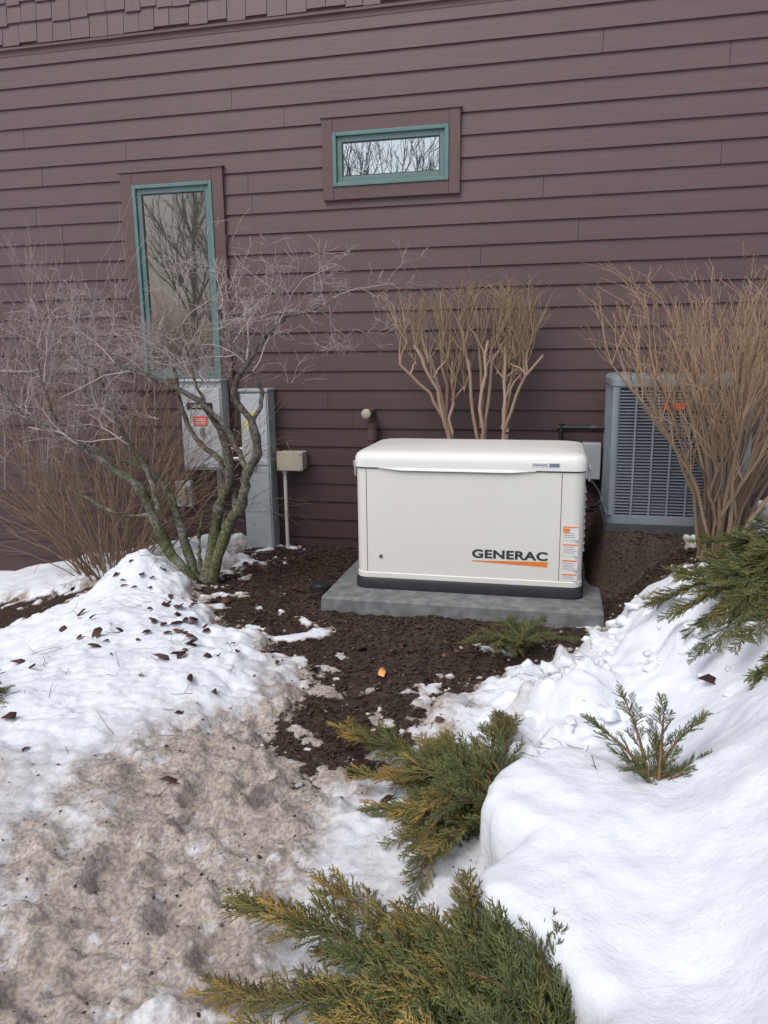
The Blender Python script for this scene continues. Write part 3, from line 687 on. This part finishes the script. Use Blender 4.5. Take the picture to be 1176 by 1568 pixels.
# ---------------------------------------------------------------- litter
mlit=attrmat('litter',.8,60,0,0)
def scatter(n,x0,x1,y0,y1,cond):
    x=rng.uniform(x0,x1,n);y=rng.uniform(y0,y1,n);h,s,d=terrain(x,y); k=cond(x,y,s,d)
    inpad=(x>-1.24)&(x<.28)&(y>-1.38)&(y<-.36); k&=~inpad
    return x[k],y[k],h[k]
def chips(name,xs,ys,hs,lmin,lmax,wf,th,cols,lift=.002,curl=0):
    n=len(xs); a=rng.uniform(0,6.28,n); l=lmin+(lmax-lmin)*rng.random(n)**1.5; w=l*rng.uniform(wf[0],wf[1],n); tl=rng.normal(0,.3,n); t2=rng.normal(0,.3,n)
    ux=np.stack([np.cos(a),np.sin(a),tl],-1);uy=np.stack([-np.sin(a),np.cos(a),t2],-1)
    P=np.stack([xs,ys,hs+lift],-1); V=[]
    tpl=[(-1,-.35,0),(-.3,-1,curl),(.5,-.8,curl),(1,0,0),(.45,.8,curl),(-.4,1,curl)]
    J=rng.uniform(.65,1.25,(n,6,2))
    for z_ in (0,1):
        for q_,(p,q,c) in enumerate(tpl): V.append(P+ux*(l*p/2*J[:,q_,0])[:,None]+uy*(w*q/2*J[:,q_,1])[:,None]+np.array([0,0,1])*(z_*th+c*l[:,None]*J[:,q_,:1]))
    V=np.stack(V,1); b=(np.arange(n)*12)[:,None]
    F=[];
    for q in ((6,7,8,9),(6,9,10,11),(0,3,2,1),(0,5,4,3)): F.append(b+np.array(q)[None])
    for k_ in range(6): F.append(b+np.array((k_,(k_+1)%6,6+(k_+1)%6,6+k_))[None])
    F=np.stack(F,1).reshape(-1,4); C=cols[rng.integers(0,len(cols),n)]*rng.uniform(.6,1.4,(n,1)); C=np.repeat(C,12,0)
    return fast_mesh(name,V.reshape(-1,3),F,mlit,C)
mc=np.array([[.05,.032,.024],[.07,.046,.035],[.035,.024,.02],[.12,.085,.062],[.04,.024,.02],[.025,.018,.015]])
x,y,h=scatter(26000,-2.3,1.2,-3.2,0,lambda x,y,s,d:(s<-.03)); chips('mulch',x,y,h,.008,.040,(.12,.4),.004,mc)
x,y,h=scatter(3600,-2.2,.1,-4.3,-1.2,lambda x,y,s,d:(s>.0)&(rng.random(len(x))<d**1.5*.8)); chips('dirt_debris',x,y,h-.002,.002,.015,(.25,.9),.0015,mc*1.5)
lc=np.array([[.11,.055,.045],[.07,.035,.03],[.14,.08,.06],[.055,.028,.025]])
xa,ya,ha=scatter(260,-2.6,-1.2,-2.8,-1.1,lambda x,y,s,d:(s>0)&(rng.random(len(x))<np.exp(-(((x+1.70)/.42)**2+((y+2.0)/.45)**2))*.75))
xb,yb,hb=scatter(70,-2.4,1.0,-3.2,-1.1,lambda x,y,s,d:(x<-.3)|(rng.random(len(x))<.1))
xc,yc,hc=scatter(160,-2.1,.8,-2.4,-.2,lambda x,y,s,d:s<0)
chips('fallen_leaves',np.r_[xa,xb,xc],np.r_[ya,yb,yc],np.r_[ha,hb,hc],.034,.074,(.35,.8),.0015,lc,.006,.18)
ft=[]
x,y,h=scatter(300,-2.4,0.2,-3.2,-.6,lambda x,y,s,d:rng.random(len(x))<.8)
for a,b_,c_ in zip(x,y,h):
    an=rng.uniform(0,6.28);l_=rng.uniform(.03,.14)
    grow(ft,(a,b_,c_+.006),(math.cos(an),math.sin(an),rng.normal(0,.06)),l_,.0011,1 if l_>.1 else 0,(.09,.06,.045),wig=.12,trop=0,nch=(0,3),ratio=.4,K=4)
tubes('fallen_twigs',ft,4,mtwig)
x0,y0=-.70,-2.12; chips('orange_leaf',np.array([x0]),np.array([y0]),np.array([H(x0,y0)+.02]),.085,.09,(.3,.35),.002,np.array([[.8,.36,.12]]))
msn=simple('snow_clump',(.79,.825,.89),.7,.03,12,bmp=.5)
msd=simple('dirty_snow_clump',(.62,.61,.60),.7,.25,25,bmp=.5)
def crumbs(name,xs,ys,hs,r0,r1,mat,pw=2.5):
    import bmesh
    bm=bmesh.new(); bmesh.ops.create_icosphere(bm,subdivisions=2,radius=1); base=np.array([v.co[:] for v in bm.verts]); fc=np.array([[v.index for v in f.verts] for f in bm.faces]); bm.free()
    Vs=[];Fs=[];o=0
    for a,b_,c_ in zip(xs,ys,hs):
        r=r0+(r1-r0)*rng.random()**pw; ph=rng.uniform(0,6,3)
        rr=1+.30*np.sin(base[:,:1]*3.1+ph[0])*np.cos(base[:,1:2]*2.7+ph[1])+.22*np.sin(base[:,2:3]*6+base[:,:1]*5+ph[2])+rng.normal(0,.05,(len(base),1))
        an=rng.uniform(0,3.14); v=base*rr*np.array([rng.uniform(.9,1.4),rng.uniform(.7,1.0),rng.uniform(.5,.8)])*r
        v=np.stack([v[:,0]*math.cos(an)-v[:,1]*math.sin(an),v[:,0]*math.sin(an)+v[:,1]*math.cos(an),v[:,2]],-1)
        Vs.append(v+np.array([a,b_,c_+r*.15])); Fs.append(fc+o); o+=len(base)
    return fast_mesh(name,np.concatenate(Vs),np.concatenate(Fs),mat,smooth=True)
x,y,h=scatter(3200,-2.2,1.1,-3.1,-.1,lambda x,y,s,d:(s>-.14)&(s<.08)&(rng.random(len(x))<.6)); 
x2,y2,h2=scatter(240,-.2,1.0,-2.9,-1.3,lambda x,y,s,d:(s>.02)&(x+.25*(y+2.6)>-.1)&(rng.random(len(x))<.5))
crumbs('snow_crumbs',x,y,h,.003,.015,msd); crumbs('snow_clumps',x2,y2,h2,.010,.045,msn)
rx,ry=-1.32,-1.02; rz=H(rx,ry)
dc=empty('drain_cap',(rx,ry,rz)); MB().cyl((rx,ry,rz-.02),(rx,ry,rz+.028),.062,28).cyl((rx,ry,rz+.0281),(rx,ry,rz+.036),.05,28,.045).obj('cap_body',mgas,dc,bevel=.003)
# ---------------------------------------------------------------- trees behind the viewer (seen in window reflections)
tt=[]
def tree(out,h):
    grow(out,(0,0,-.3),(0,0,1),h*.62,h*.016,0,(.07,.06,.055),wig=.03,K=10,taper=.55); P,R_,_=out[-1]
    for i in range(14):
        k_=rng.integers(3,10); a=rng.uniform(0,6.28); grow(out,P[k_],(math.cos(a)*.6,math.sin(a)*.6,.9),h*.36,R_[k_]*.5,2,(.07,.06,.055),wig=.12,trop=.1,nch=(4,7),ratio=.5,ang=(.3,.8),K=5,rmin=.010)
tree(tt,9.)
t0=tubes('bare_tree',tt,3,mtwig); t0.location=(-14,-30,0)
for (x,y,s,r) in ((-9,-31,1.15,1),(-4.5,-28,.95,2),(-2.5,-36,1.2,3),(3.5,-29,1.0,4),(8,-33,1.2,5),(13,-30,1.05,.5),(-19,-33,1.3,2.4),(-6.5,-34,1.2,4.4),(5.5,-40,1.3,2.9),(-12,-38,1.3,3.3),(.5,-31,1.0,5.2),(-22,-42,1.3,1.1),(-16,-44,1.4,.3),(-7.6,-29,1.0,.2),(-5.4,-31,1.1,5.9)):
    o=bpy.data.objects.new('bare_tree',t0.data); o.location=(x,y,-.2); o.scale=(s,s,s*1.08); o.rotation_euler=(0,0,r); col.objects.link(o)
# ---------------------------------------------------------------- world, sun, camera
w=bpy.data.worlds.new('World'); scene.world=w; w.use_nodes=True; nt=w.node_tree; bg=nt.nodes['Background']
sky=nt.nodes.new('ShaderNodeTexSky'); sky.sky_type='NISHITA'; sky.sun_disc=False; sky.air_density=1.0; sky.dust_density=4.0; sky.ozone_density=1.0
EL,AZ=55,205
sky.sun_elevation=math.radians(EL); sky.sun_rotation=math.radians(AZ)
hs=nt.nodes.new('ShaderNodeHueSaturation'); hs.inputs['Saturation'].default_value=.6
nt.links.new(sky.outputs[0],hs.inputs['Color']); nt.links.new(hs.outputs[0],bg.inputs[0]); bg.inputs[1].default_value=.15
sl=bpy.data.lights.new('sun','SUN'); sl.energy=1.2; sl.angle=math.radians(35); sl.color=(1,.98,.95)
so=bpy.data.objects.new('sun',sl); col.objects.link(so)
sd_=Vector((math.sin(math.radians(AZ))*math.cos(math.radians(EL)),math.cos(math.radians(AZ))*math.cos(math.radians(EL)),math.sin(math.radians(EL))))
so.rotation_euler=sd_.to_track_quat('Z','Y').to_euler(); so.location=(0,-6,8)
yaw=math.radians(13);p=math.radians(11.8);r=math.radians(0.7)
R0=Vector((math.cos(yaw),math.sin(yaw),0)); Fh=Vector((-math.sin(yaw),math.cos(yaw),0))
Fw=Fh*math.cos(p)-Vector((0,0,1))*math.sin(p); U0=R0.cross(Fw)
Rv=R0*math.cos(r)-U0*math.sin(r); Uv=U0*math.cos(r)+R0*math.sin(r)
cam=bpy.data.cameras.new('camera'); co=bpy.data.objects.new('camera',cam); col.objects.link(co)
cam.sensor_fit='VERTICAL'; cam.sensor_height=24; cam.sensor_width=18; cam.lens=1160/1568*24; cam.clip_start=.05; cam.clip_end=600
M=Matrix(((Rv.x,Uv.x,-Fw.x,0),(Rv.y,Uv.y,-Fw.y,-5.07),(Rv.z,Uv.z,-Fw.z,1.35),(0,0,0,1))); co.matrix_world=M
scene.camera=co
scene.view_settings.view_transform='Standard'; scene.view_settings.look='None'; scene.view_settings.exposure=0
print('polys',sum(len(o.data.polygons) for o in bpy.data.objects if o.type=='MESH'))
